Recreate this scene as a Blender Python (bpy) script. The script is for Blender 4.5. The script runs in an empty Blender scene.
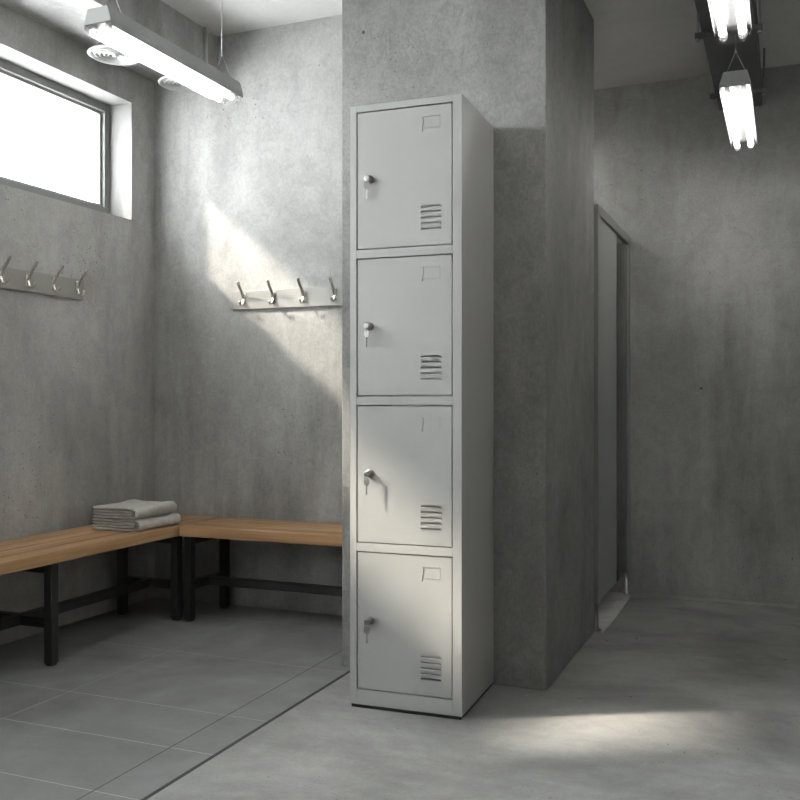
import bpy, bmesh, math, random
from mathutils import Vector, Matrix
random.seed(7)
S = bpy.context.scene
C = S.collection

# ------------------------------------------------------------ camera, light, exposure
cd = bpy.data.cameras.new('camera'); cam = bpy.data.objects.new('camera', cd); C.objects.link(cam)
cam.location = (0, 0, 0.947); cam.rotation_euler = (math.radians(90), 0, math.radians(22.5))
cd.sensor_width = 36.0; cd.lens = 36.0 * 931 / 800; cd.clip_start = 0.05
S.camera = cam

W = bpy.data.worlds.new('sky'); S.world = W; W.use_nodes = True
bg = W.node_tree.nodes['Background']
bg.inputs[0].default_value = (0.96, 0.98, 1.0, 1); bg.inputs[1].default_value = 6.5

sd = bpy.data.lights.new('sun', 'SUN'); sun = bpy.data.objects.new('sun', sd); C.objects.link(sun)
sd.energy = 5.0; sd.color = (1.0, 0.90, 0.76); sd.angle = math.radians(4.2)
sun.rotation_euler = Vector((1.0, 0.56, -0.845)).to_track_quat('-Z', 'Y').to_euler()
sun.location = (-6, -1, 5)

TUBE = 5.2            # radiance of the fluorescent tubes
S.cycles.diffuse_bounces = 8
S.view_settings.view_transform = 'Standard'; S.view_settings.look = 'None'
S.view_settings.exposure = 2.5; S.view_settings.gamma = 1.0; S.view_settings.use_curve_mapping = False

# ------------------------------------------------------------ materials
def mat(name, col, rough=0.5, metal=0.0, spec=0.5):
    m = bpy.data.materials.new(name); m.use_nodes = True
    b = m.node_tree.nodes['Principled BSDF']
    b.inputs['Base Color'].default_value = (*col, 1); b.inputs['Roughness'].default_value = rough
    b.inputs['Metallic'].default_value = metal; b.inputs['Specular IOR Level'].default_value = spec
    return m, m.node_tree, b

def N(t, kind, **kw):
    n = t.nodes.new(kind)
    for k, v in kw.items():
        if hasattr(n, k): setattr(n, k, v)
        else: n.inputs[k].default_value = v
    return n

def mapped(t, scale):
    tc = N(t, 'ShaderNodeTexCoord'); mp = N(t, 'ShaderNodeMapping'); mp.inputs['Scale'].default_value = scale
    t.links.new(tc.outputs['Object'], mp.inputs['Vector']); return mp.outputs['Vector']

def ramp(t, src, stops):
    r = N(t, 'ShaderNodeValToRGB'); e = r.color_ramp.elements
    while len(e) > len(stops): e.remove(e[-1])
    while len(e) < len(stops): e.new(0.5)
    for i, (p, c) in enumerate(stops):
        e[i].position = p; e[i].color = (c, c, c, 1) if not isinstance(c, tuple) else (*c, 1)
    t.links.new(src, r.inputs['Fac']); return r.outputs['Color']

def mult(t, a, b, fac=1.0):
    m = N(t, 'ShaderNodeMix', data_type='RGBA', blend_type='MULTIPLY'); m.inputs[0].default_value = fac
    t.links.new(a, m.inputs[6]); t.links.new(b, m.inputs[7]); return m.outputs[2]

def concrete(name, lo, hi, streak=0.25, pores=True, rough=0.8, bump=0.25, spec=0.3, tint=(1, 0.992, 0.962), grain=0.16, stretch=(1, 1, 0.14)):
    m, t, b = mat(name, (hi, hi, hi), rough, spec=spec)
    L = t.links
    def noise(scale, detail, rgh, vec, dist=0.0):
        n = N(t, 'ShaderNodeTexNoise'); n.inputs['Scale'].default_value = scale; n.inputs['Detail'].default_value = detail
        n.inputs['Roughness'].default_value = rgh; n.inputs['Distortion'].default_value = dist
        L.new(mapped(t, vec), n.inputs['Vector']); return n.outputs['Fac']
    cloud = noise(1.5, 9, 0.60, (1, 1, 0.75), 0.5)
    col = ramp(t, cloud, [(0.30, tuple(lo * k for k in tint)), (0.70, tuple(hi * k for k in tint))])
    # stains running along the pour, stronger in some places than in others
    st = ramp(t, noise(6.5, 6, 0.65, stretch, 0.3), [(0.34, 1 - streak), (0.60, 1.0)])
    where = ramp(t, noise(1.1, 2, 0.5, (1, 1, 0.6)), [(0.38, 0.15), (0.62, 1.0)])
    mk = N(t, 'ShaderNodeMix', data_type='RGBA', blend_type='MULTIPLY'); L.new(where, mk.inputs[0]); L.new(col, mk.inputs[6]); L.new(st, mk.inputs[7]); col = mk.outputs[2]
    fine = noise(120, 6, 0.75, (1, 1, 0.7))
    col = mult(t, col, ramp(t, fine, [(0.33, 1 - grain), (0.62, 1.03)]))
    mid = noise(17, 8, 0.72, (1, 1, 0.8), 0.8)
    col = mult(t, col, ramp(t, mid, [(0.34, 1 - grain * 0.8), (0.58, 1.02)]))
    ad = N(t, 'ShaderNodeMath', operation='ADD'); L.new(fine, ad.inputs[0]); L.new(mid, ad.inputs[1]); hgt = ad.outputs[0]
    if pores:
        patch = ramp(t, noise(2.6, 3, 0.5, (1, 1, 1)), [(0.38, 0.1), (0.68, 1.0)])
        for sc, th_ in ((11, 0.10), (34, 0.15), (60, 0.20)):
            v = N(t, 'ShaderNodeTexVoronoi'); v.inputs['Scale'].default_value = sc; L.new(mapped(t, (1, 1, 1)), v.inputs['Vector'])
            th = N(t, 'ShaderNodeMath', operation='MULTIPLY'); th.inputs[1].default_value = th_; L.new(patch, th.inputs[0])
            sepc = N(t, 'ShaderNodeSeparateColor'); L.new(v.outputs['Color'], sepc.inputs[0])      # pore size differs from cell to cell
            pw = N(t, 'ShaderNodeMath', operation='POWER'); L.new(sepc.outputs[0], pw.inputs[0]); pw.inputs[1].default_value = 2.0
            t2 = N(t, 'ShaderNodeMath', operation='MULTIPLY'); L.new(th.outputs[0], t2.inputs[0]); L.new(pw.outputs[0], t2.inputs[1])
            lt = N(t, 'ShaderNodeMath', operation='LESS_THAN'); L.new(v.outputs['Distance'], lt.inputs[0]); L.new(t2.outputs[0], lt.inputs[1])
            mx = N(t, 'ShaderNodeMix', data_type='RGBA'); L.new(lt.outputs[0], mx.inputs[0]); L.new(col, mx.inputs[6])
            mx.inputs[7].default_value = (lo * 0.38, lo * 0.38, lo * 0.37, 1); col = mx.outputs[2]
            sb = N(t, 'ShaderNodeMath', operation='SUBTRACT'); L.new(hgt, sb.inputs[0]); L.new(lt.outputs[0], sb.inputs[1]); hgt = sb.outputs[0]
    L.new(col, b.inputs['Base Color'])
    bp = N(t, 'ShaderNodeBump'); bp.inputs['Strength'].default_value = bump; bp.inputs['Distance'].default_value = 0.006
    L.new(hgt, bp.inputs['Height']); L.new(bp.outputs['Normal'], b.inputs['Normal'])
    rr = ramp(t, cloud, [(0.3, rough), (0.7, max(0.2, rough - 0.18))]); L.new(rr, b.inputs['Roughness'])
    return m

M = {}
M['wall'] = concrete('cast_concrete', 0.27, 0.46, 0.36, bump=0.3)
M['pillar'] = concrete('pillar_concrete', 0.20, 0.315, 0.20, bump=0.6, grain=0.22)
M['ceil'] = concrete('ceiling_plaster', 0.56, 0.62, 0.03, pores=False, bump=0.06, grain=0.05, stretch=(1, 1, 1))
M['floor'] = concrete('floor_screed', 0.19, 0.41, 0.24, rough=0.62, bump=0.16, grain=0.12, stretch=(0.22, 1, 1))
M['tile'] = concrete('floor_tile', 0.14, 0.29, 0.18, pores=False, rough=0.5, bump=0.04, spec=0.5, tint=(0.98, 0.995, 1.0), grain=0.07, stretch=(0.6, 1, 1))
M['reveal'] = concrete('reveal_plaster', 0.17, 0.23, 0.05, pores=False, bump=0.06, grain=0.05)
M['grout'] = mat('grout', (0.42, 0.42, 0.41), 0.7)[0]
M['dark_joint'] = mat('dark_joint', (0.03, 0.03, 0.03), 0.6)[0]

def painted(name, c, rough, metal=0.0):
    m, t, b = mat(name, c, rough, metal)
    n = N(t, 'ShaderNodeTexNoise'); n.inputs['Scale'].default_value = 260; n.inputs['Detail'].default_value = 2
    t.links.new(mapped(t, (1, 1, 1)), n.inputs['Vector'])
    bp = N(t, 'ShaderNodeBump'); bp.inputs['Strength'].default_value = 0.04; bp.inputs['Distance'].default_value = 0.001
    t.links.new(n.outputs['Fac'], bp.inputs['Height']); t.links.new(bp.outputs['Normal'], b.inputs['Normal'])
    n2 = N(t, 'ShaderNodeTexNoise'); n2.inputs['Scale'].default_value = 3
    t.links.new(mapped(t, (1, 1, 1)), n2.inputs['Vector'])
    t.links.new(ramp(t, n2.outputs['Fac'], [(0.3, tuple(k * 0.96 for k in c)), (0.7, c)]), b.inputs['Base Color'])
    return m
M['locker'] = painted('grey_enamel', (0.33, 0.331, 0.318), 0.42)
M['black'] = painted('black_steel', (0.018, 0.018, 0.018), 0.45)
M['rubber'] = mat('black_rubber', (0.01, 0.01, 0.01), 0.7)[0]
M['alu'] = painted('window_grey', (0.17, 0.175, 0.17), 0.45)
M['lock'] = mat('lock_nickel', (0.24, 0.235, 0.225), 0.36, 1.0)[0]
M['key'] = mat('key_nickel', (0.30, 0.30, 0.29), 0.35, 1.0)[0]
M['chrome'] = mat('chrome', (0.72, 0.71, 0.68), 0.22, 1.0)[0]
M['steel'] = painted('brushed_steel', (0.55, 0.55, 0.53), 0.38, 0.85)
M['plate'] = painted('satin_plate', (0.265, 0.26, 0.245), 0.45, 0.25)
M['lamp'] = painted('lamp_grey', (0.24, 0.245, 0.24), 0.5)
M['reflector'] = mat('reflector_grey', (0.06, 0.06, 0.06), 0.4)[0]
M['white'] = painted('white_plastic', (0.32, 0.32, 0.315), 0.4)
M['duct'] = painted('galvanised_dark', (0.13, 0.13, 0.125), 0.55, 0.3)
M['rail'] = painted('grey_aluminium', (0.30, 0.30, 0.29), 0.4, 0.6)
M['wire'] = mat('steel_wire', (0.35, 0.35, 0.34), 0.4, 0.8)[0]

def emissive(name, strength, col=(1, 1, 1)):
    m = bpy.data.materials.new(name); m.use_nodes = True; t = m.node_tree; t.nodes.clear()
    e = N(t, 'ShaderNodeEmission'); e.inputs[0].default_value = (*col, 1); e.inputs[1].default_value = strength
    o = N(t, 'ShaderNodeOutputMaterial'); t.links.new(e.outputs[0], o.inputs[0]); return m
M['tube'] = emissive('lit_tube', TUBE, (1.0, 0.99, 0.95))

def clear(name, tint, gloss, rough=0.05, diff=0.0, dcol=(0.8, 0.8, 0.8), trans=0.0):
    m = bpy.data.materials.new(name); m.use_nodes = True; t = m.node_tree; t.nodes.clear(); L = t.links
    tr = N(t, 'ShaderNodeBsdfTransparent'); tr.inputs[0].default_value = (*tint, 1)
    g = N(t, 'ShaderNodeBsdfGlossy'); g.inputs['Roughness'].default_value = rough; g.inputs[0].default_value = (1, 1, 1, 1)
    fr = N(t, 'ShaderNodeFresnel'); fr.inputs[0].default_value = 1.45
    mm = N(t, 'ShaderNodeMath', operation='MULTIPLY'); mm.inputs[1].default_value = gloss; L.new(fr.outputs[0], mm.inputs[0])
    mx = N(t, 'ShaderNodeMixShader'); L.new(mm.outputs[0], mx.inputs[0]); L.new(tr.outputs[0], mx.inputs[1]); L.new(g.outputs[0], mx.inputs[2])
    out = mx.outputs[0]
    if diff:
        d = N(t, 'ShaderNodeBsdfDiffuse'); d.inputs[0].default_value = (*dcol, 1)
        q = N(t, 'ShaderNodeBsdfTranslucent'); q.inputs[0].default_value = (*dcol, 1)
        m1 = N(t, 'ShaderNodeMixShader'); m1.inputs[0].default_value = trans; L.new(d.outputs[0], m1.inputs[1]); L.new(q.outputs[0], m1.inputs[2])
        m2 = N(t, 'ShaderNodeMixShader'); m2.inputs[0].default_value = diff; L.new(out, m2.inputs[1]); L.new(m1.outputs[0], m2.inputs[2]); out = m2.outputs[0]
    o = N(t, 'ShaderNodeOutputMaterial'); L.new(out, o.inputs[0]); return m
M['glass'] = clear('window_glass', (0.97, 0.98, 0.98), 0.6)
M['cover'] = clear('clear_cover', (0.97, 0.97, 0.97), 0.4, 0.1)
M['socket'] = clear('socket_plastic', (0.6, 0.6, 0.6), 0.8, 0.15, 0.5, (0.5, 0.5, 0.5), 0.5)
M['frost'] = clear('frosted_glass', (0.6, 0.6, 0.6), 0.4, 0.4, 0.9, (0.44, 0.45, 0.435), 0.4)
M['smoke'] = clear('clear_panel', (0.72, 0.73, 0.72), 1.0, 0.05)

def wood(name):
    m, t, b = mat(name, (0.4, 0.22, 0.1), 0.42)
    L = t.links
    sp = N(t, 'ShaderNodeTexNoise'); sp.inputs['Scale'].default_value = 16; sp.inputs['Detail'].default_value = 6; sp.inputs['Distortion'].default_value = 0.6
    L.new(mapped(t, (1, 0.06, 1)), sp.inputs['Vector'])
    col = ramp(t, sp.outputs['Fac'], [(0.30, (0.25, 0.135, 0.062)), (0.5, (0.43, 0.255, 0.125)), (0.70, (0.56, 0.355, 0.19))])
    f = N(t, 'ShaderNodeTexNoise'); f.inputs['Scale'].default_value = 90; f.inputs['Detail'].default_value = 3
    L.new(mapped(t, (1, 0.03, 1)), f.inputs['Vector'])
    L.new(mult(t, col, ramp(t, f.outputs['Fac'], [(0.35, 0.78), (0.6, 1.0)])), b.inputs['Base Color'])
    return m
M['wood'] = wood('oiled_oak')

def terry(name):
    m, t, b = mat(name, (0.46, 0.45, 0.42), 0.95, spec=0.1)
    n = N(t, 'ShaderNodeTexNoise'); n.inputs['Scale'].default_value = 420; n.inputs['Detail'].default_value = 3
    t.links.new(mapped(t, (1, 1, 1)), n.inputs['Vector'])
    n2 = N(t, 'ShaderNodeTexNoise'); n2.inputs['Scale'].default_value = 30
    t.links.new(mapped(t, (1, 1, 1)), n2.inputs['Vector'])
    c = ramp(t, n2.outputs['Fac'], [(0.3, (0.47, 0.465, 0.44)), (0.7, (0.58, 0.57, 0.54))])
    t.links.new(mult(t, c, ramp(t, n.outputs['Fac'], [(0.3, 0.75), (0.6, 1.0)])), b.inputs['Base Color'])
    bp = N(t, 'ShaderNodeBump'); bp.inputs['Strength'].default_value = 0.7; bp.inputs['Distance'].default_value = 0.002
    t.links.new(n.outputs['Fac'], bp.inputs['Height']); t.links.new(bp.outputs['Normal'], b.inputs['Normal'])
    return m
M['towel'] = terry('grey_terry')

# ------------------------------------------------------------ mesh helpers
def BM(): return bmesh.new()

def box(bm, x0, x1, y0, y1, z0, z1, mi=0):
    vs = [bm.verts.new((x, y, z)) for x in (x0, x1) for y in (y0, y1) for z in (z0, z1)]
    for q in ((0, 1, 3, 2), (4, 6, 7, 5), (0, 4, 5, 1), (2, 3, 7, 6), (0, 2, 6, 4), (1, 5, 7, 3)):
        bm.faces.new([vs[i] for i in q]).material_index = mi

def prism(bm, prof, y0, y1, mi=0, axis='y', caps=True):
    """closed profile of (a, z) points swept along y (a = x) or along x (a = y)"""
    def P(a, z, w): return (a, w, z) if axis == 'y' else (w, a, z)
    A = [bm.verts.new(P(a, z, y0)) for a, z in prof]; B = [bm.verts.new(P(a, z, y1)) for a, z in prof]
    n = len(prof)
    for i in range(n):
        j = (i + 1) % n; bm.faces.new((A[i], A[j], B[j], B[i])).material_index = mi
    if caps:
        bm.faces.new(A[::-1]).material_index = mi; bm.faces.new(B).material_index = mi

def tube(bm, pts, r, seg=10, mi=0, ry=None):
    """round bar (or elliptical when ry is given) along a list of points"""
    P = [Vector(p) for p in pts]; rings = []
    n = len(P)
    up = None
    for i, p in enumerate(P):
        d = (P[min(i + 1, n - 1)] - P[max(i - 1, 0)]).normalized()
        if up is None:
            ref = Vector((1, 0, 0)) if abs(d.x) < 0.9 else Vector((0, 0, 1))
            up = (ref - d * ref.dot(d)).normalized()
        else:
            up = (up - d * up.dot(d)).normalized()
        sd_ = d.cross(up)
        rr = r[i] if isinstance(r, (list, tuple)) else r
        r2 = ry if ry is not None else rr
        rings.append([bm.verts.new(p + up * math.cos(a) * rr + sd_ * math.sin(a) * r2) for a in [2 * math.pi * k / seg for k in range(seg)]])
    for a, b in zip(rings, rings[1:]):
        for k in range(seg):
            f = bm.faces.new((a[k], a[(k + 1) % seg], b[(k + 1) % seg], b[k])); f.smooth = True; f.material_index = mi
    for rg, rev in ((rings[0], True), (rings[-1], False)):
        f = bm.faces.new(rg[::-1] if rev else rg); f.material_index = mi

def lathe(bm, prof, cx, cy, seg=40, axis='z', mi=0, origin=0.0):
    """profile of (r, h) turned about a vertical axis at (cx, cy), or about a y axis through (cx, cy=z)"""
    rings = []
    for r, h in prof:
        ring = []
        for k in range(seg):
            a = 2 * math.pi * k / seg
            if axis == 'z': ring.append(bm.verts.new((cx + r * math.cos(a), cy + r * math.sin(a), h)))
            else: ring.append(bm.verts.new((cx + r * math.cos(a), origin + h, cy + r * math.sin(a))))
        rings.append(ring)
    for a, b in zip(rings, rings[1:]):
        for k in range(seg):
            f = bm.faces.new((a[k], a[(k + 1) % seg], b[(k + 1) % seg], b[k])); f.smooth = True; f.material_index = mi
    bm.faces.new(rings[0][::-1]).material_index = mi; bm.faces.new(rings[-1]).material_index = mi

def obj(name, bm, mats, parent=None, bevel=0.0, smooth=False):
    bmesh.ops.recalc_face_normals(bm, faces=bm.faces[:])
    me = bpy.data.meshes.new(name); bm.to_mesh(me); bm.free()
    for m in (mats if isinstance(mats, (list, tuple)) else [mats]): me.materials.append(m)
    if smooth:
        for p in me.polygons: p.use_smooth = True
    o = bpy.data.objects.new(name, me); C.objects.link(o)
    if parent is not None: o.parent = parent
    if bevel:
        b = o.modifiers.new('bevel', 'BEVEL'); b.width = bevel; b.segments = 2; b.limit_method = 'ANGLE'; b.angle_limit = math.radians(40)
    return o

def tag(o, label, cat, group=None):
    o['label'] = label; o['category'] = cat
    if group: o['group'] = group
    return o

def thing(name, loc, label, cat, group=None, rz=0.0):
    o = bpy.data.objects.new(name, None); C.objects.link(o); o.empty_display_size = 0.1
    o.location = loc; o.rotation_euler = (0, 0, rz)
    return tag(o, label, cat, group)

def struct(name, bm, mats, parent=None, bevel=0.0):
    o = obj(name, bm, mats, parent, bevel); o['kind'] = 'structure'; return o

def copy_tree(o, parent=None):
    c = o.copy(); C.objects.link(c)
    if parent is not None: c.parent = parent
    for ch in list(o.children): copy_tree(ch, c)
    return c

# ------------------------------------------------------------ the room
XL, YB, YF = -2.80, 3.68, 4.65           # left wall face, rear wall of the bench bay, far wall of the right bay
XR, YN = 2.3, -1.6
PX0, PX1, PY0, PY1 = -1.459, -0.72, 2.98, 3.80
CL, CR = 2.64, 2.49
XS = -1.405                               # black strip between tiles and screed
# floor: screed slab and tiles
bm = BM()
box(bm, XS + 0.006, XR, YN, YF, -0.1, 0, 0)
box(bm, -2.0, XS + 0.006, 3.80, YF, -0.1, 0, 0)
gx = [-3.35, -2.75, -2.15, -1.55, XS - 0.006]
gy = [YN, -0.85, -0.32, 0.21, 0.74, 1.27, 1.80, 2.105, 2.385, 2.92, 3.45, 3.80]
box(bm, XL, XS - 0.006, YN, 3.80, -0.1, -0.0003, 2)
for a, b in zip(gx, gx[1:]):
    a = max(a, XL)
    for c_, d_ in zip(gy, gy[1:]):
        box(bm, a + 0.0016, b - 0.0016, c_ + 0.0020, d_ - 0.0020, -0.02, 0, 1)
box(bm, -1.5516, -1.5484, YN, 3.80, -0.02, 0.0001, 3)
struct('floor', bm, [M['floor'], M['tile'], M['grout'], M['dark_joint']])
bm = BM(); box(bm, XS - 0.006, XS + 0.006, YN, PY0, -0.05, 0.0006)
struct('trim_1', bm, M['dark_joint'])
# ceiling (lower over the right bay)
bm = BM(); box(bm, XL - 0.3, -0.95, YN - 0.2, YF + 0.2, CL, CL + 0.15); box(bm, -0.95, XR + 0.2, YN - 0.2, YF + 0.2, CR, CL + 0.15)
struct('ceiling', bm, M['ceil'])
# left wall with its window opening
VY0, VY1 = -1.35, 0.72                     # unseen second window added for front light, nearer than the frame shows
VZ0, VZ1 = 1.25, 2.35
WY0, WY1, WZ0, WZ1 = 1.12, 3.51, 1.781, 2.324
XO = -3.02
bm = BM()
ys_ = [YN - 0.15, VY0, VY1, WY0, WY1, YB + 0.12]
for k in range(0, 6, 2): box(bm, XO, XL, ys_[k], ys_[k + 1], -0.1, CL)
for k, za, zb in ((1, VZ0, VZ1), (3, WZ0, WZ1)): box(bm, XO, XL, ys_[k], ys_[k + 1], -0.1, za); box(bm, XO, XL, ys_[k], ys_[k + 1], zb, CL)
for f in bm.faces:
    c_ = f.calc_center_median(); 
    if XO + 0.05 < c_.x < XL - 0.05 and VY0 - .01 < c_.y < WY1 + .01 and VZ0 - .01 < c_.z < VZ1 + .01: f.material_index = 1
struct('wall_left', bm, [M['wall'], M['reveal']])
bm = BM(); box(bm, XL, PX0, YB, PY1, -0.1, CL); struct('wall_rear', bm, M['wall'])
bm = BM(); box(bm, PX0, PX1, PY0, PY1, 0, CL); struct('pillar', bm, M['pillar'], bevel=0.004)
bm = BM(); box(bm, -2.15, XR + 0.15, YF, YF + 0.15, 0, CL); struct('wall_far', bm, M['wall'])
bm = BM(); box(bm, -2.15, -2.0, PY1, YF, 0, CL); struct('wall_shower', bm, M['wall'])
bm = BM(); box(bm, XR, XR + 0.15, YN, YF, 0, CL); struct('wall_right', bm, M['wall'])
bm = BM(); box(bm, XO, XR + 0.15, YN - 0.15, YN, 0, CL); struct('wall_front', bm, M['wall'])
# downstand beam along the left wall
bm = BM(); box(bm, XL, -2.445, YN, YB, 2.475, CL)
struct('ceiling_beam', bm, M['wall'])
# pale skirting screed along the far wall and the shower line
bm = BM(); box(bm, -0.685, XR, YF - 0.075, YF, 0, 0.004); box(bm, -0.735, -0.685, PY1, YF, 0, 0.004)
struct('trim_2', bm, M['wall'])

# windows: the visible one, then the unseen one added for daylight
for wn, (ya, yb_, za_, zb_) in enumerate(((WY0, WY1, WZ0, WZ1), (VY0, VY1, VZ0, VZ1))):
    win = bpy.data.objects.new('window_%d' % (wn + 1), None); C.objects.link(win); win['kind'] = 'structure'
    win.location = (-2.95, (ya + yb_) / 2, za_)
    hy, hz, fw = (yb_ - ya) / 2, zb_ - za_, 0.036
    fb = 0.062
    bm = BM()
    for (a, b, c_, d_) in ((-hy, hy, 0, fb), (-hy, hy, hz - fw, hz), (-hy, -hy + fw, fb, hz - fw), (hy - fw, hy, fb, hz - fw)):
        box(bm, -0.03, 0.025, a, b, c_, d_)
    struct('window_frame', bm, M['alu'], win, 0.002)
    bm = BM(); g = 0.014
    for (a, b, c_, d_) in ((-hy + fw, hy - fw, fb, fb + g), (-hy + fw, hy - fw, hz - fw - g, hz - fw), (-hy + fw, -hy + fw + g, fb + g, hz - fw - g), (hy - fw - g, hy - fw, fb + g, hz - fw - g)):
        box(bm, -0.02, 0.008, a, b, c_, d_)
    struct('glazing_bead', bm, M['plate'], win, 0.001)
    bm = BM(); box(bm, -0.008, -0.004, -hy + fw, hy - fw, fb, hz - fw)
    struct('window_pane', bm, M['glass'], win)


# ------------------------------------------------------------ the locker
lw, ld, lh = 0.360, 0.367, 1.852
LR = math.radians(2.0)                       # it stands a touch askew
LX, LY, LZ = -0.8835 - lw / 2 * math.cos(LR), 2.610 - lw / 2 * math.sin(LR), 0.0
lock_ = thing('locker', (LX, LY, LZ), 'tall narrow grey steel locker of four stacked doors against the pillar', 'locker', rz=LR)
h = lw / 2
doors = [(1.408, 1.832), (0.958, 1.382), (0.508, 0.932), (0.058, 0.482)]
dl, dr = -0.1580, 0.1515                    # door opening left and right edge
bm = BM(); z0 = 0.011; t_ = 0.0012; fr = 0.016
box(bm, -h, -h + t_, 0, ld, z0, lh); box(bm, h - t_, h, 0, ld, z0, lh)
box(bm, -h + t_, h - t_, ld - t_, ld, z0, lh); box(bm, -h + t_, h - t_, 0, ld - t_, lh - t_, lh)
box(bm, -h + t_, h - t_, 0, ld - t_, z0, z0 + t_)
box(bm, -h + t_, dl, 0, fr, z0 + t_, lh - t_); box(bm, dr, h - t_, 0, fr, z0 + t_, lh - t_)
zs_ = [lh - t_] + [v for (a, b) in doors for v in (b, a)] + [z0 + t_]
for i in range(0, len(zs_), 2): box(bm, dl, dr, 0, fr, zs_[i + 1], zs_[i])
for i in range(3): box(bm, -h + t_, h - t_, fr, ld - t_, (doors[i][0] + doors[i + 1][1]) / 2 - 0.001, (doors[i][0] + doors[i + 1][1]) / 2)
obj('body', bm, M['locker'], lock_, 0.0012)
bm = BM(); box(bm, -h + 0.004, h - 0.004, 0.004, ld - 0.004, 0.0, z0)
obj('base', bm, M['rubber'], lock_)['label'] = 'black base strip under the locker'
keys = []
POS = ['top', 'second', 'third', 'bottom']
GAP = 0.0030
def louvre_centres(zb): return [zb + 0.0535 + 0.0168 * k for k in range(5)]
for i, (za, zb) in enumerate(doors):
    x0, x1, a, b = dl + GAP, dr - GAP, za + GAP, zb - GAP
    sx0, sx1 = 0.0515, 0.1150
    slots = [(z - 0.0022, z + 0.0022) for z in louvre_centres(za)]
    xs = [x0, sx0, sx1, x1]; zz = [a] + [v for s in slots for v in s] + [b]
    bm = BM(); yf, yt = 0.0015, 0.0032
    V = {}
    for y in (yf, yt):
        for ix, x in enumerate(xs):
            for iz, z in enumerate(zz): V[(y, ix, iz)] = bm.verts.new((x, y, z))
    for ix in range(3):
        for iz in range(len(zz) - 1):
            hole = ix == 1 and iz % 2 == 1
            if not hole:
                for y in (yf, yt): bm.faces.new([V[(y, ix, iz)], V[(y, ix + 1, iz)], V[(y, ix + 1, iz + 1)], V[(y, ix, iz + 1)]])
            else:
                q = [(ix, iz), (ix + 1, iz), (ix + 1, iz + 1), (ix, iz + 1)]
                for k in range(4):
                    p, r = q[k], q[(k + 1) % 4]
                    bm.faces.new([V[(yf, *p)], V[(yf, *r)], V[(yt, *r)], V[(yt, *p)]])
    box(bm, x0, x0 + 0.0015, yf, 0.02, a, b); box(bm, x1 - 0.0015, x1, yf, 0.02, a, b)
    box(bm, x0 + 0.0015, x1 - 0.0015, yf, 0.02, a, a + 0.0015); box(bm, x0 + 0.0015, x1 - 0.0015, yf, 0.02, b - 0.0015, b)
    dr_ = obj('door', bm, M['locker'], lock_)
    dr_['label'] = '%s locker door' % POS[i]
    # pressed lips of the five vent slots
    bm = BM()
    for s0, s1 in slots:
        prism(bm, [(yf, s0 - 0.0040), (yf - 0.0016, s0 - 0.0010), (yf - 0.0012, s0), (yf, s0)], sx0 - 0.001, sx1 + 0.001, axis='x')
    obj('vent_louvre', bm, M['locker'], dr_)
    # pressed label holder
    bm = BM(); q0, q1, w0, w1 = 0.056, 0.112, zb - 0.071, zb - 0.034
    yy = yf - 0.0030
    box(bm, q0, q1, yy, yf, w1 - 0.0018, w1); box(bm, q0 + 0.006, q1, yy + 0.001, yf, w0, w0 + 0.0012); box(bm, q1 - 0.0015, q1, yf - 0.001, yf, w0, w1 - 0.0022)
    tube(bm, [(q0, yf - 0.0005, w1 - 0.003), (q0 + 0.0032, yf - 0.001, w1 - 0.010), (q0 + 0.0036, yf - 0.001, w1 - 0.019), (q0 + 0.0008, yf - 0.0005, w1 - 0.027), (q0 - 0.001, yf, w0 - 0.008)], 0.0016, 8)
    obj('label_holder', bm, M['locker'], dr_)
    # cylinder lock with the key end standing out of it
    kx, kz = -0.113, (a + b) / 2 + 0.002
    bm = BM()
    lathe(bm, [(0.013, 0.0), (0.013, -0.004), (0.0105, -0.005), (0.0092, -0.012), (0.0082, -0.015), (0.0055, -0.016)], kx, kz, 20, 'y', 0, yf)
    box(bm, kx - 0.0012, kx + 0.0012, yf - 0.026, yf - 0.016, kz - 0.004, kz + 0.004)
    lathe(bm, [(0.0035, 0.0), (0.0095, -0.0002), (0.0095, -0.0024), (0.0035, -0.0026)], kx, kz, 20, 'y', 0, yf - 0.026)
    obj('lock', bm, M['lock'], dr_, 0.0006)['label'] = 'chrome cylinder lock'
    keys.append((LX + kx * math.cos(LR) - (yf - 0.028) * math.sin(LR), LY + kx * math.sin(LR) + (yf - 0.028) * math.cos(LR), kz))
# a small hanging key on each lock
def make_key():
    k = thing('key', (0, 0, 0), '', 'key')
    bm = BM(); R = 0.0075
    tube(bm, [(R * math.sin(a), 0.0, -R + R * math.cos(a)) for a in [2 * math.pi * j / 20 for j in range(21)]], 0.0008, 6)
    obj('key_ring', bm, M['lock'], k)
    bm = BM(); pts = []
    for j in range(20):
        a = 2 * math.pi * j / 20
        pts.append((0.0108 * math.sin(a) * (1 + 0.12 * math.cos(2 * a)), -0.0235 + 0.0118 * math.cos(a)))
    inner = [(0.003 * math.sin(2 * math.pi * j / 20), -0.0162 + 0.003 * math.cos(2 * math.pi * j / 20)) for j in range(20)]
    rows = [[bm.verts.new((x, y, z)) for x, z in P] for P, y in ((pts, -0.0012), (pts, 0.0012), (inner, 0.0012), (inner, -0.0012))]
    for r0, r1 in zip(rows, rows[1:] + rows[:1]):
        for j in range(20): bm.faces.new((r0[j], r0[(j + 1) % 20], r1[(j + 1) % 20], r1[j]))
    obj('key_bow', bm, M['key'], k)
    bm = BM()
    teeth = [(-0.0028, -0.035), (-0.0028, -0.062), (-0.0008, -0.066), (0.0024, -0.063), (0.0012, -0.059), (0.0028, -0.056), (0.0010, -0.052), (0.0026, -0.048), (0.0014, -0.044), (0.0028, -0.040), (0.0028, -0.035)]
    prism(bm, teeth, -0.001, 0.001)
    obj('key_blade', bm, M['chrome'], k)
    return k
k0 = make_key()
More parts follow.
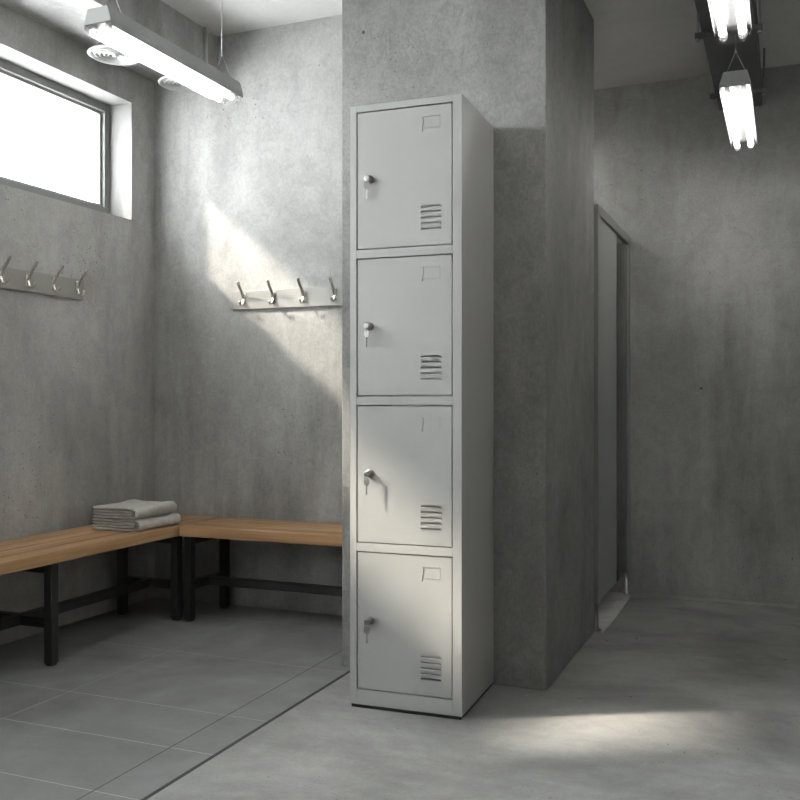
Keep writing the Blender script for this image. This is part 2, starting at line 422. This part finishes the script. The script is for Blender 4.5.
for i, p in enumerate(keys):
    k = k0 if i == 0 else copy_tree(k0)
    k.location = (p[0], p[1] + 0.001, p[2] + 0.0008); k.rotation_euler = (0, 0, math.radians((8, -14, 4, 38)[i]))
    tag(k, 'small steel key hanging from the lock of the %s locker door' % POS[i], 'key', 'keys hanging from the locker locks')

# ------------------------------------------------------------ coat hook rails
def hook_bm(x):
    bm = BM()
    box(bm, x - 0.010, x + 0.010, -0.0165, -0.0125, -0.030, 0.026)          # fixing plate, proud of the board
    tube(bm, [(x, -0.016, -0.006), (x, -0.022, 0.012), (x, -0.033, 0.029), (x, -0.045, 0.043), (x, -0.055, 0.055), (x, -0.062, 0.066), (x, -0.064, 0.074)], [0.009, 0.009, 0.0085, 0.008, 0.008, 0.008, 0.007], 12, ry=0.005)
    tube(bm, [(x, -0.016, 0.006), (x, -0.020, -0.014), (x, -0.027, -0.028), (x, -0.038, -0.033), (x, -0.047, -0.026), (x, -0.050, -0.014)], 0.006, 12, ry=0.0042)
    return bm
def make_rail(label, group, pitch, first):
    r = thing('coat_hook_rail', (0, 0, 0), label, 'coat hooks', group)
    bm = BM(); box(bm, -0.290, first + 3 * pitch + 0.042, -0.0125, 0.0, -0.048, 0.036)
    obj('back_board', bm, M['plate'], r, 0.0015)
    for k in range(4):
        obj('hook', hook_bm(first + pitch * k), M['chrome'], r, 0.001)
    return r
r1 = make_rail('four chrome coat hooks on a pale rail in sunlight on the rear wall', 'coat hook rails', 0.155, -0.222)
r1.location = (-2.070, YB - 0.0005, 1.410)
r2 = make_rail('four chrome coat hooks on a rail below the window on the left wall', 'coat hook rails', 0.14, -0.222)
r2.location = (XL + 0.0005, 2.937, 1.426); r2.rotation_euler = (0, 0, math.radians(90))

# ------------------------------------------------------------ benches
def slatted(bm, w, d, n, z0, z1):
    """slats run along local y of length d, w wide altogether"""
    s = (w - (n - 1) * 0.006) / n
    for k in range(n):
        a = k * (s + 0.006); box(bm, a, a + s, 0, d, z0, z1)
def leg(bm, x, y, top):
    box(bm, x - 0.0175, x + 0.0175, y - 0.0175, y + 0.0175, 0.008, top)
    box(bm, x - 0.014, x + 0.014, y - 0.014, y + 0.014, 0.0, 0.008)
ST, SB = 0.407, 0.364
# left bench along the left wall; local x = 0 at its back edge, y along the wall
by0, by1, bw = 1.35, 3.655, 0.372
bl = thing('bench', (-2.775, by0, 0), 'longer oak slat bench on black steel legs along the left wall under the window', 'bench', 'oak changing room benches')
bm = BM(); slatted(bm, bw, by1 - by0, 4, SB, ST); obj('seat', bm, M['wood'], bl, 0.003)
lx0, lx1 = 0.065, 0.352
lys = [1.88 - by0, 2.595 - by0, 3.335 - by0]
for y in lys:
    for x in (lx0, lx1):
        bm = BM(); leg(bm, x, y, SB - 0.002); obj('leg', bm, M['black'], bl, 0.002)
    bm = BM(); box(bm, lx0 + 0.0175, lx1 - 0.0175, y - 0.018, y + 0.018, 0.135, 0.170)
    obj('crossbar', bm, M['black'], bl, 0.002); bm = BM(); box(bm, lx0 + 0.0175, lx1 - 0.0175, y - 0.018, y + 0.018, SB - 0.034, SB - 0.002)
    obj('seat_support', bm, M['black'], bl, 0.002)
bm = BM(); mx_ = (lx0 + lx1) / 2
for a, b in zip(lys, lys[1:]): box(bm, mx_ - 0.018, mx_ + 0.018, a + 0.018, b - 0.018, 0.135, 0.170)
obj('stretcher', bm, M['black'], bl, 0.002)
# rear bench along the rear wall; the same build, turned so that its slats run along the room's x axis
bx0, bx1 = -2.398, -1.475
br = thing('bench', (bx0, 3.655, 0), 'shorter oak slat bench on black steel legs along the rear wall beside the pillar', 'bench', 'oak changing room benches', rz=math.radians(-90))
L_ = bx1 - bx0
bm = BM(); slatted(bm, 0.335, L_, 4, SB, ST); obj('seat', bm, M['wood'], br, 0.003)
lys = [0.038, L_ - 0.06]
for y in lys:
    for x in (0.045, 0.313):
        bm = BM(); leg(bm, x, y, SB - 0.002); obj('leg', bm, M['black'], br, 0.002)
    bm = BM(); box(bm, 0.0625, 0.2955, y - 0.018, y + 0.018, 0.135, 0.170)
    obj('crossbar', bm, M['black'], br, 0.002); bm = BM(); box(bm, 0.0625, 0.2955, y - 0.018, y + 0.018, SB - 0.034, SB - 0.002)
    obj('seat_support', bm, M['black'], br, 0.002)
bm = BM(); box(bm, 0.161, 0.197, lys[0] + 0.018, lys[1] - 0.018, 0.135, 0.170); obj('stretcher', bm, M['black'], br, 0.002)

# ------------------------------------------------------------ folded towels
def towel(name, x0, x1, y0, y1, zb, seed, label):
    rnd = random.Random(seed); T = 0.0100
    w = x1 - x0; ph = [rnd.uniform(0, 6.28) for _ in range(8)]
    def u_strip(za, zb_, xe):
        """centre line of a sheet going right at za, round, and back left at zb_"""
        r = (zb_ - za) / 2; pts = []
        for k in range(15): pts.append((xe * k / 15.0 * 1.0, za))
        for k in range(11):
            a = -math.pi / 2 + math.pi * k / 10; pts.append((xe + r * math.cos(a) * 0.9, (za + zb_) / 2 + r * math.sin(a)))
        for k in range(15): pts.append((xe * (14 - k) / 15.0, zb_))
        return pts
    bm = BM(); ny = 16
    for si, (za, zt, xe) in enumerate(((T * 0.55, 0.0425, w - 0.022), (0.0185, 0.0300, w - 0.034))):
        P = u_strip(za, zt, xe); n = len(P); L = []; R = []
        for k in range(n):
            a, b = P[max(k - 1, 0)], P[min(k + 1, n - 1)]
            dx, dz = b[0] - a[0], b[1] - a[1]; q = math.hypot(dx, dz) or 1
            th_ = T * (1.0 if si == 0 else 0.88) / 2
            L.append((P[k][0] - dz / q * th_, P[k][1] + dx / q * th_)); R.append((P[k][0] + dz / q * th_, P[k][1] - dx / q * th_))
        out = L + R[::-1]; m_ = len(out); rows = []
        for j in range(ny + 1):
            v = j / ny; row = []
            for k, (px, pz) in enumerate(out):
                u = px / w
                wob = 0.0022 * math.sin(7 * u + 5 * v + ph[0]) * (pz / 0.045) + 0.0016 * math.sin(15 * u - 9 * v + ph[1]) * (pz / 0.045)
                ex = 0.004 * math.sin(6 * v + ph[2]) * u + 0.003 * math.sin(17 * v + ph[3])
                e = 0.004 * math.sin(9 * u + ph[4]) if j in (0, ny) else 0
                left = 0.006 * math.sin(pz * 300 + ph[5]) * (1 - u) ** 4
                row.append(bm.verts.new((x0 + px + ex + left, y0 + (y1 - y0) * v + e + 0.002 * math.sin(pz * 220 + ph[6]), max(zb + 0.0005, zb + pz + wob + (0.0005 if si == 0 else 0.0)))))
            rows.append(row)
        for r0_, r1_ in zip(rows, rows[1:]):
            for k in range(m_): bm.faces.new((r0_[k], r0_[(k + 1) % m_], r1_[(k + 1) % m_], r1_[k]))
        nL = n
        for row in (rows[0], rows[-1]):
            for k in range(nL - 1): bm.faces.new((row[k], row[k + 1], row[m_ - 2 - k], row[m_ - 1 - k]))
    o = obj(name, bm, M['towel'], None, smooth=True)
    s = o.modifiers.new('soft', 'SUBSURF'); s.levels = 1; s.render_levels = 2
    return tag(o, label, 'towel', 'folded towels on the bench')
towel('folded_towel', -2.672, -2.432, 3.095, 3.375, ST, 3, 'folded grey towel lying directly on the bench, lower of the two')
towel('folded_towel', -2.668, -2.437, 3.090, 3.365, ST + 0.0505, 11, 'folded grey towel on top of the other towel, upper of the two')

# ------------------------------------------------------------ hanging fluorescent lamps
def make_lamp(length, ceil_z, z, label):
    """twin tube batten hung along y, origin at its underside in the middle"""
    o = thing('fluorescent_lamp', (0, 0, 0), label, 'lamp', 'hanging fluorescent lamps')
    l = length / 2
    bm = BM(); prism(bm, [(-0.052, 0.030), (0.052, 0.030), (0.0535, 0.015), (0.0550, 0.015), (0.054, 0.036), (0.041, 0.080), (-0.041, 0.080), (-0.054, 0.036), (-0.0550, 0.015), (-0.0535, 0.015)], -l, l)
    obj('housing', bm, M['lamp'], o, 0.002)
    bm = BM(); box(bm, -0.0505, 0.0505, -l + 0.004, l - 0.004, 0.0268, 0.0298); obj('reflector', bm, M['reflector'], o)
    for s in (-1, 1):
        bm = BM(); tube(bm, [(s * 0.0285, -l + 0.045, 0.008), (s * 0.0285, l - 0.045, 0.008)], 0.0110, 16)
        obj('tube', bm, M['tube'], o)['label'] = 'lit white tube'
        for e in (-1, 1):
            bm = BM(); tube(bm, [(s * 0.0285, e * (l - 0.045), 0.008), (s * 0.0285, e * (l - 0.010), 0.008)], 0.0135, 16)
            box(bm, s * 0.0285 - 0.008, s * 0.0285 + 0.008, e * (l - 0.022) - 0.008, e * (l - 0.022) + 0.008, 0.018, 0.0268)
            obj('socket', bm, M['socket'], o)
    bm = BM(); prof = [(-0.0515, 0.0205), (-0.050, 0.002), (-0.034, -0.010), (0.034, -0.010), (0.050, 0.002), (0.0515, 0.0205)]
    A = [bm.verts.new((x, -l - 0.003, zz)) for x, zz in prof]; B = [bm.verts.new((x, l + 0.003, zz)) for x, zz in prof]
    for k in range(5): bm.faces.new((A[k], A[k + 1], B[k + 1], B[k]))
    bm.faces.new(A); bm.faces.new(B)
    obj('clear_cover', bm, M['cover'], o)
    for e in (-1, 1):
        y = e * (l - 0.07); top = ceil_z - z - 0.001
        bm = BM(); tube(bm, [(-0.040, y, 0.081), (0, y, 0.175)], 0.0014, 6); tube(bm, [(0.040, y, 0.081), (0, y, 0.175)], 0.0014, 6)
        tube(bm, [(0, y, 0.175), (0, y, top)], 0.0016, 6); tube(bm, [(0, y, 0.168), (0, y, 0.190)], 0.004, 8); tube(bm, [(0, y, top - 0.012), (0, y, top)], 0.012, 10)
        obj('suspension_wire', bm, M['wire'], o)
    return o
la = make_lamp(0.80, CL, 2.155, 'twin tube lamp hanging near the window in the bench bay')
la.location = (-2.085, 2.84, 2.155)
lb = make_lamp(0.83, CR, 2.065, 'whole twin tube lamp under the dark duct, nearer the far wall')
lb.location = (-0.170, 4.01, 2.065)
lc = copy_tree(lb); lc.location = (-0.150, 2.65, 2.065); lc['label'] = 'twin tube lamp cut off by the top of the photo, right side'
# three unseen lamps: one added for brightness in the window row, two in the shower
ld_ = copy_tree(la); ld_.location = (-2.085, 1.40, 2.155); ld_['label'] = 'unseen twin tube lamp added to the window row for brightness, above the frame and nearer the camera'
for y_, w_ in ((4.0, 'nearer the pillar'), (4.36, 'nearer the far wall, added for brightness')):
    ls = copy_tree(lb); ls.location = (-1.40, y_, 2.065 + CL - CR); ls.rotation_euler = (0, 0, math.radians(90))  # far-wall light implies one lamp here; the second is added to strengthen it
    ls['label'] = 'unseen twin tube lamp over the shower behind the pillar, ' + w_

# ------------------------------------------------------------ duct over the right lamps
dz0, dz1, dxc = 2.315, 2.42, -0.195
du = thing('ceiling_duct', (dxc, 3.0, dz0), 'dark rectangular duct on hangers under the ceiling of the right bay', 'duct')
bm = BM(); box(bm, -0.095, 0.095, -2.6, 1.645, 0.0, dz1 - dz0); obj('duct_body', bm, M['duct'], du, 0.003)
for y in (-1.60, -0.855, -0.11, 0.635, 1.38):
    bm = BM(); box(bm, -0.118, 0.118, y - 0.012, y + 0.012, -0.020, -0.001)
    hg = obj('hanger_bar', bm, M['duct'], du, 0.001)
    for s in (-1, 1):
        bm = BM(); tube(bm, [(s * 0.108, y, -0.028), (s * 0.108, y, CR - dz0 - 0.001)], 0.004, 8)
        lathe(bm, [(0.009, -0.030), (0.009, -0.021)], s * 0.108, y, 6)
        obj('threaded_rod', bm, M['wire'], hg)

# ------------------------------------------------------------ round diffusers under the beam, and a conduit
def make_diffuser(label):
    o = thing('air_diffuser', (0, 0, 0), label, 'air vent', 'round air diffusers')
    bm = BM(); lathe(bm, [(0.062, 0.030), (0.062, 0.0795)], 0, 0, 32); obj('neck', bm, M['alu'], o)
    bm = BM()
    lathe(bm, [(0.112, 0.004), (0.114, 0.0), (0.104, -0.006), (0.092, 0.004), (0.070, 0.026), (0.060, 0.030), (0.085, 0.024), (0.104, 0.009)], 0, 0, 48)
    obj('outer_rim', bm, M['white'], o)
    for r in (0.084, 0.066, 0.048, 0.031):
        bm = BM(); N_ = 40; prof = [(r, -0.004), (r - 0.003, -0.006), (r - 0.013, 0.010), (r - 0.010, 0.012)]
        rings = [[bm.verts.new((a * math.cos(2 * math.pi * k / N_), a * math.sin(2 * math.pi * k / N_), z)) for k in range(N_)] for a, z in prof]
        for q0, q1 in zip(rings, rings[1:] + rings[:1]):
            for k in range(N_):
                f = bm.faces.new((q0[k], q0[(k + 1) % N_], q1[(k + 1) % N_], q1[k])); f.smooth = True
        obj('ring_vane', bm, M['white'], o)
    bm = BM(); lathe(bm, [(0.004, -0.006), (0.014, -0.004), (0.010, 0.008)], 0, 0, 24); obj('centre_cap', bm, M['white'], o)
    return o
d1 = make_diffuser('round white ceiling diffuser beside the near end of the hanging lamp'); d1.location = (-2.600, 3.155, 2.395)
d2 = copy_tree(d1); d2.location = (-2.548, 3.560, 2.3952); d2['label'] = 'round white diffuser near the corner, mostly hidden behind the hanging lamp'
bm = BM(); tube(bm, [(-2.436, 3.575, 2.478), (-2.436, 3.575, CL - 0.001)], 0.008, 10); box(bm, -2.4445, -2.424, 3.560, 3.590, CL - 0.022, CL - 0.002)
tag(obj('conduit', bm, M['steel']), 'short vertical grey conduit on the beam near the rear wall corner', 'pipe')

# ------------------------------------------------------------ shower partition
sp = thing('shower_partition', (-0.718, 3.803, 0), 'frosted shower partition with grey top rail and raised feet between pillar and far wall', 'partition')
D = YF - 3.803 - 0.002
bm = BM(); box(bm, -0.016, 0.016, 0, D, 1.705, 1.745); obj('top_rail', bm, M['rail'], sp, 0.002)
for y0_, y1_ in ((0.0, 0.055), (D - 0.045, D)):
    bm = BM(); box(bm, -0.014, 0.014, y0_, y1_, 0.115, 1.705); po = obj('post', bm, M['rail'], sp, 0.002)
    ym = (y0_ + y1_) / 2
    bm = BM(); lathe(bm, [(0.022, 0.0045), (0.022, 0.010), (0.010, 0.014), (0.009, 0.1145)], 0, ym, 20); obj('foot', bm, M['lock'], po)['label'] = 'chrome foot'
bm = BM(); box(bm, -0.005, 0.005, 0.055, 0.50, 0.115, 1.705); obj('frosted_panel', bm, M['frost'], sp)
bm = BM(); box(bm, -0.005, 0.005, 0.503, D - 0.045, 0.115, 1.705); obj('clear_panel', bm, M['smoke'], sp)
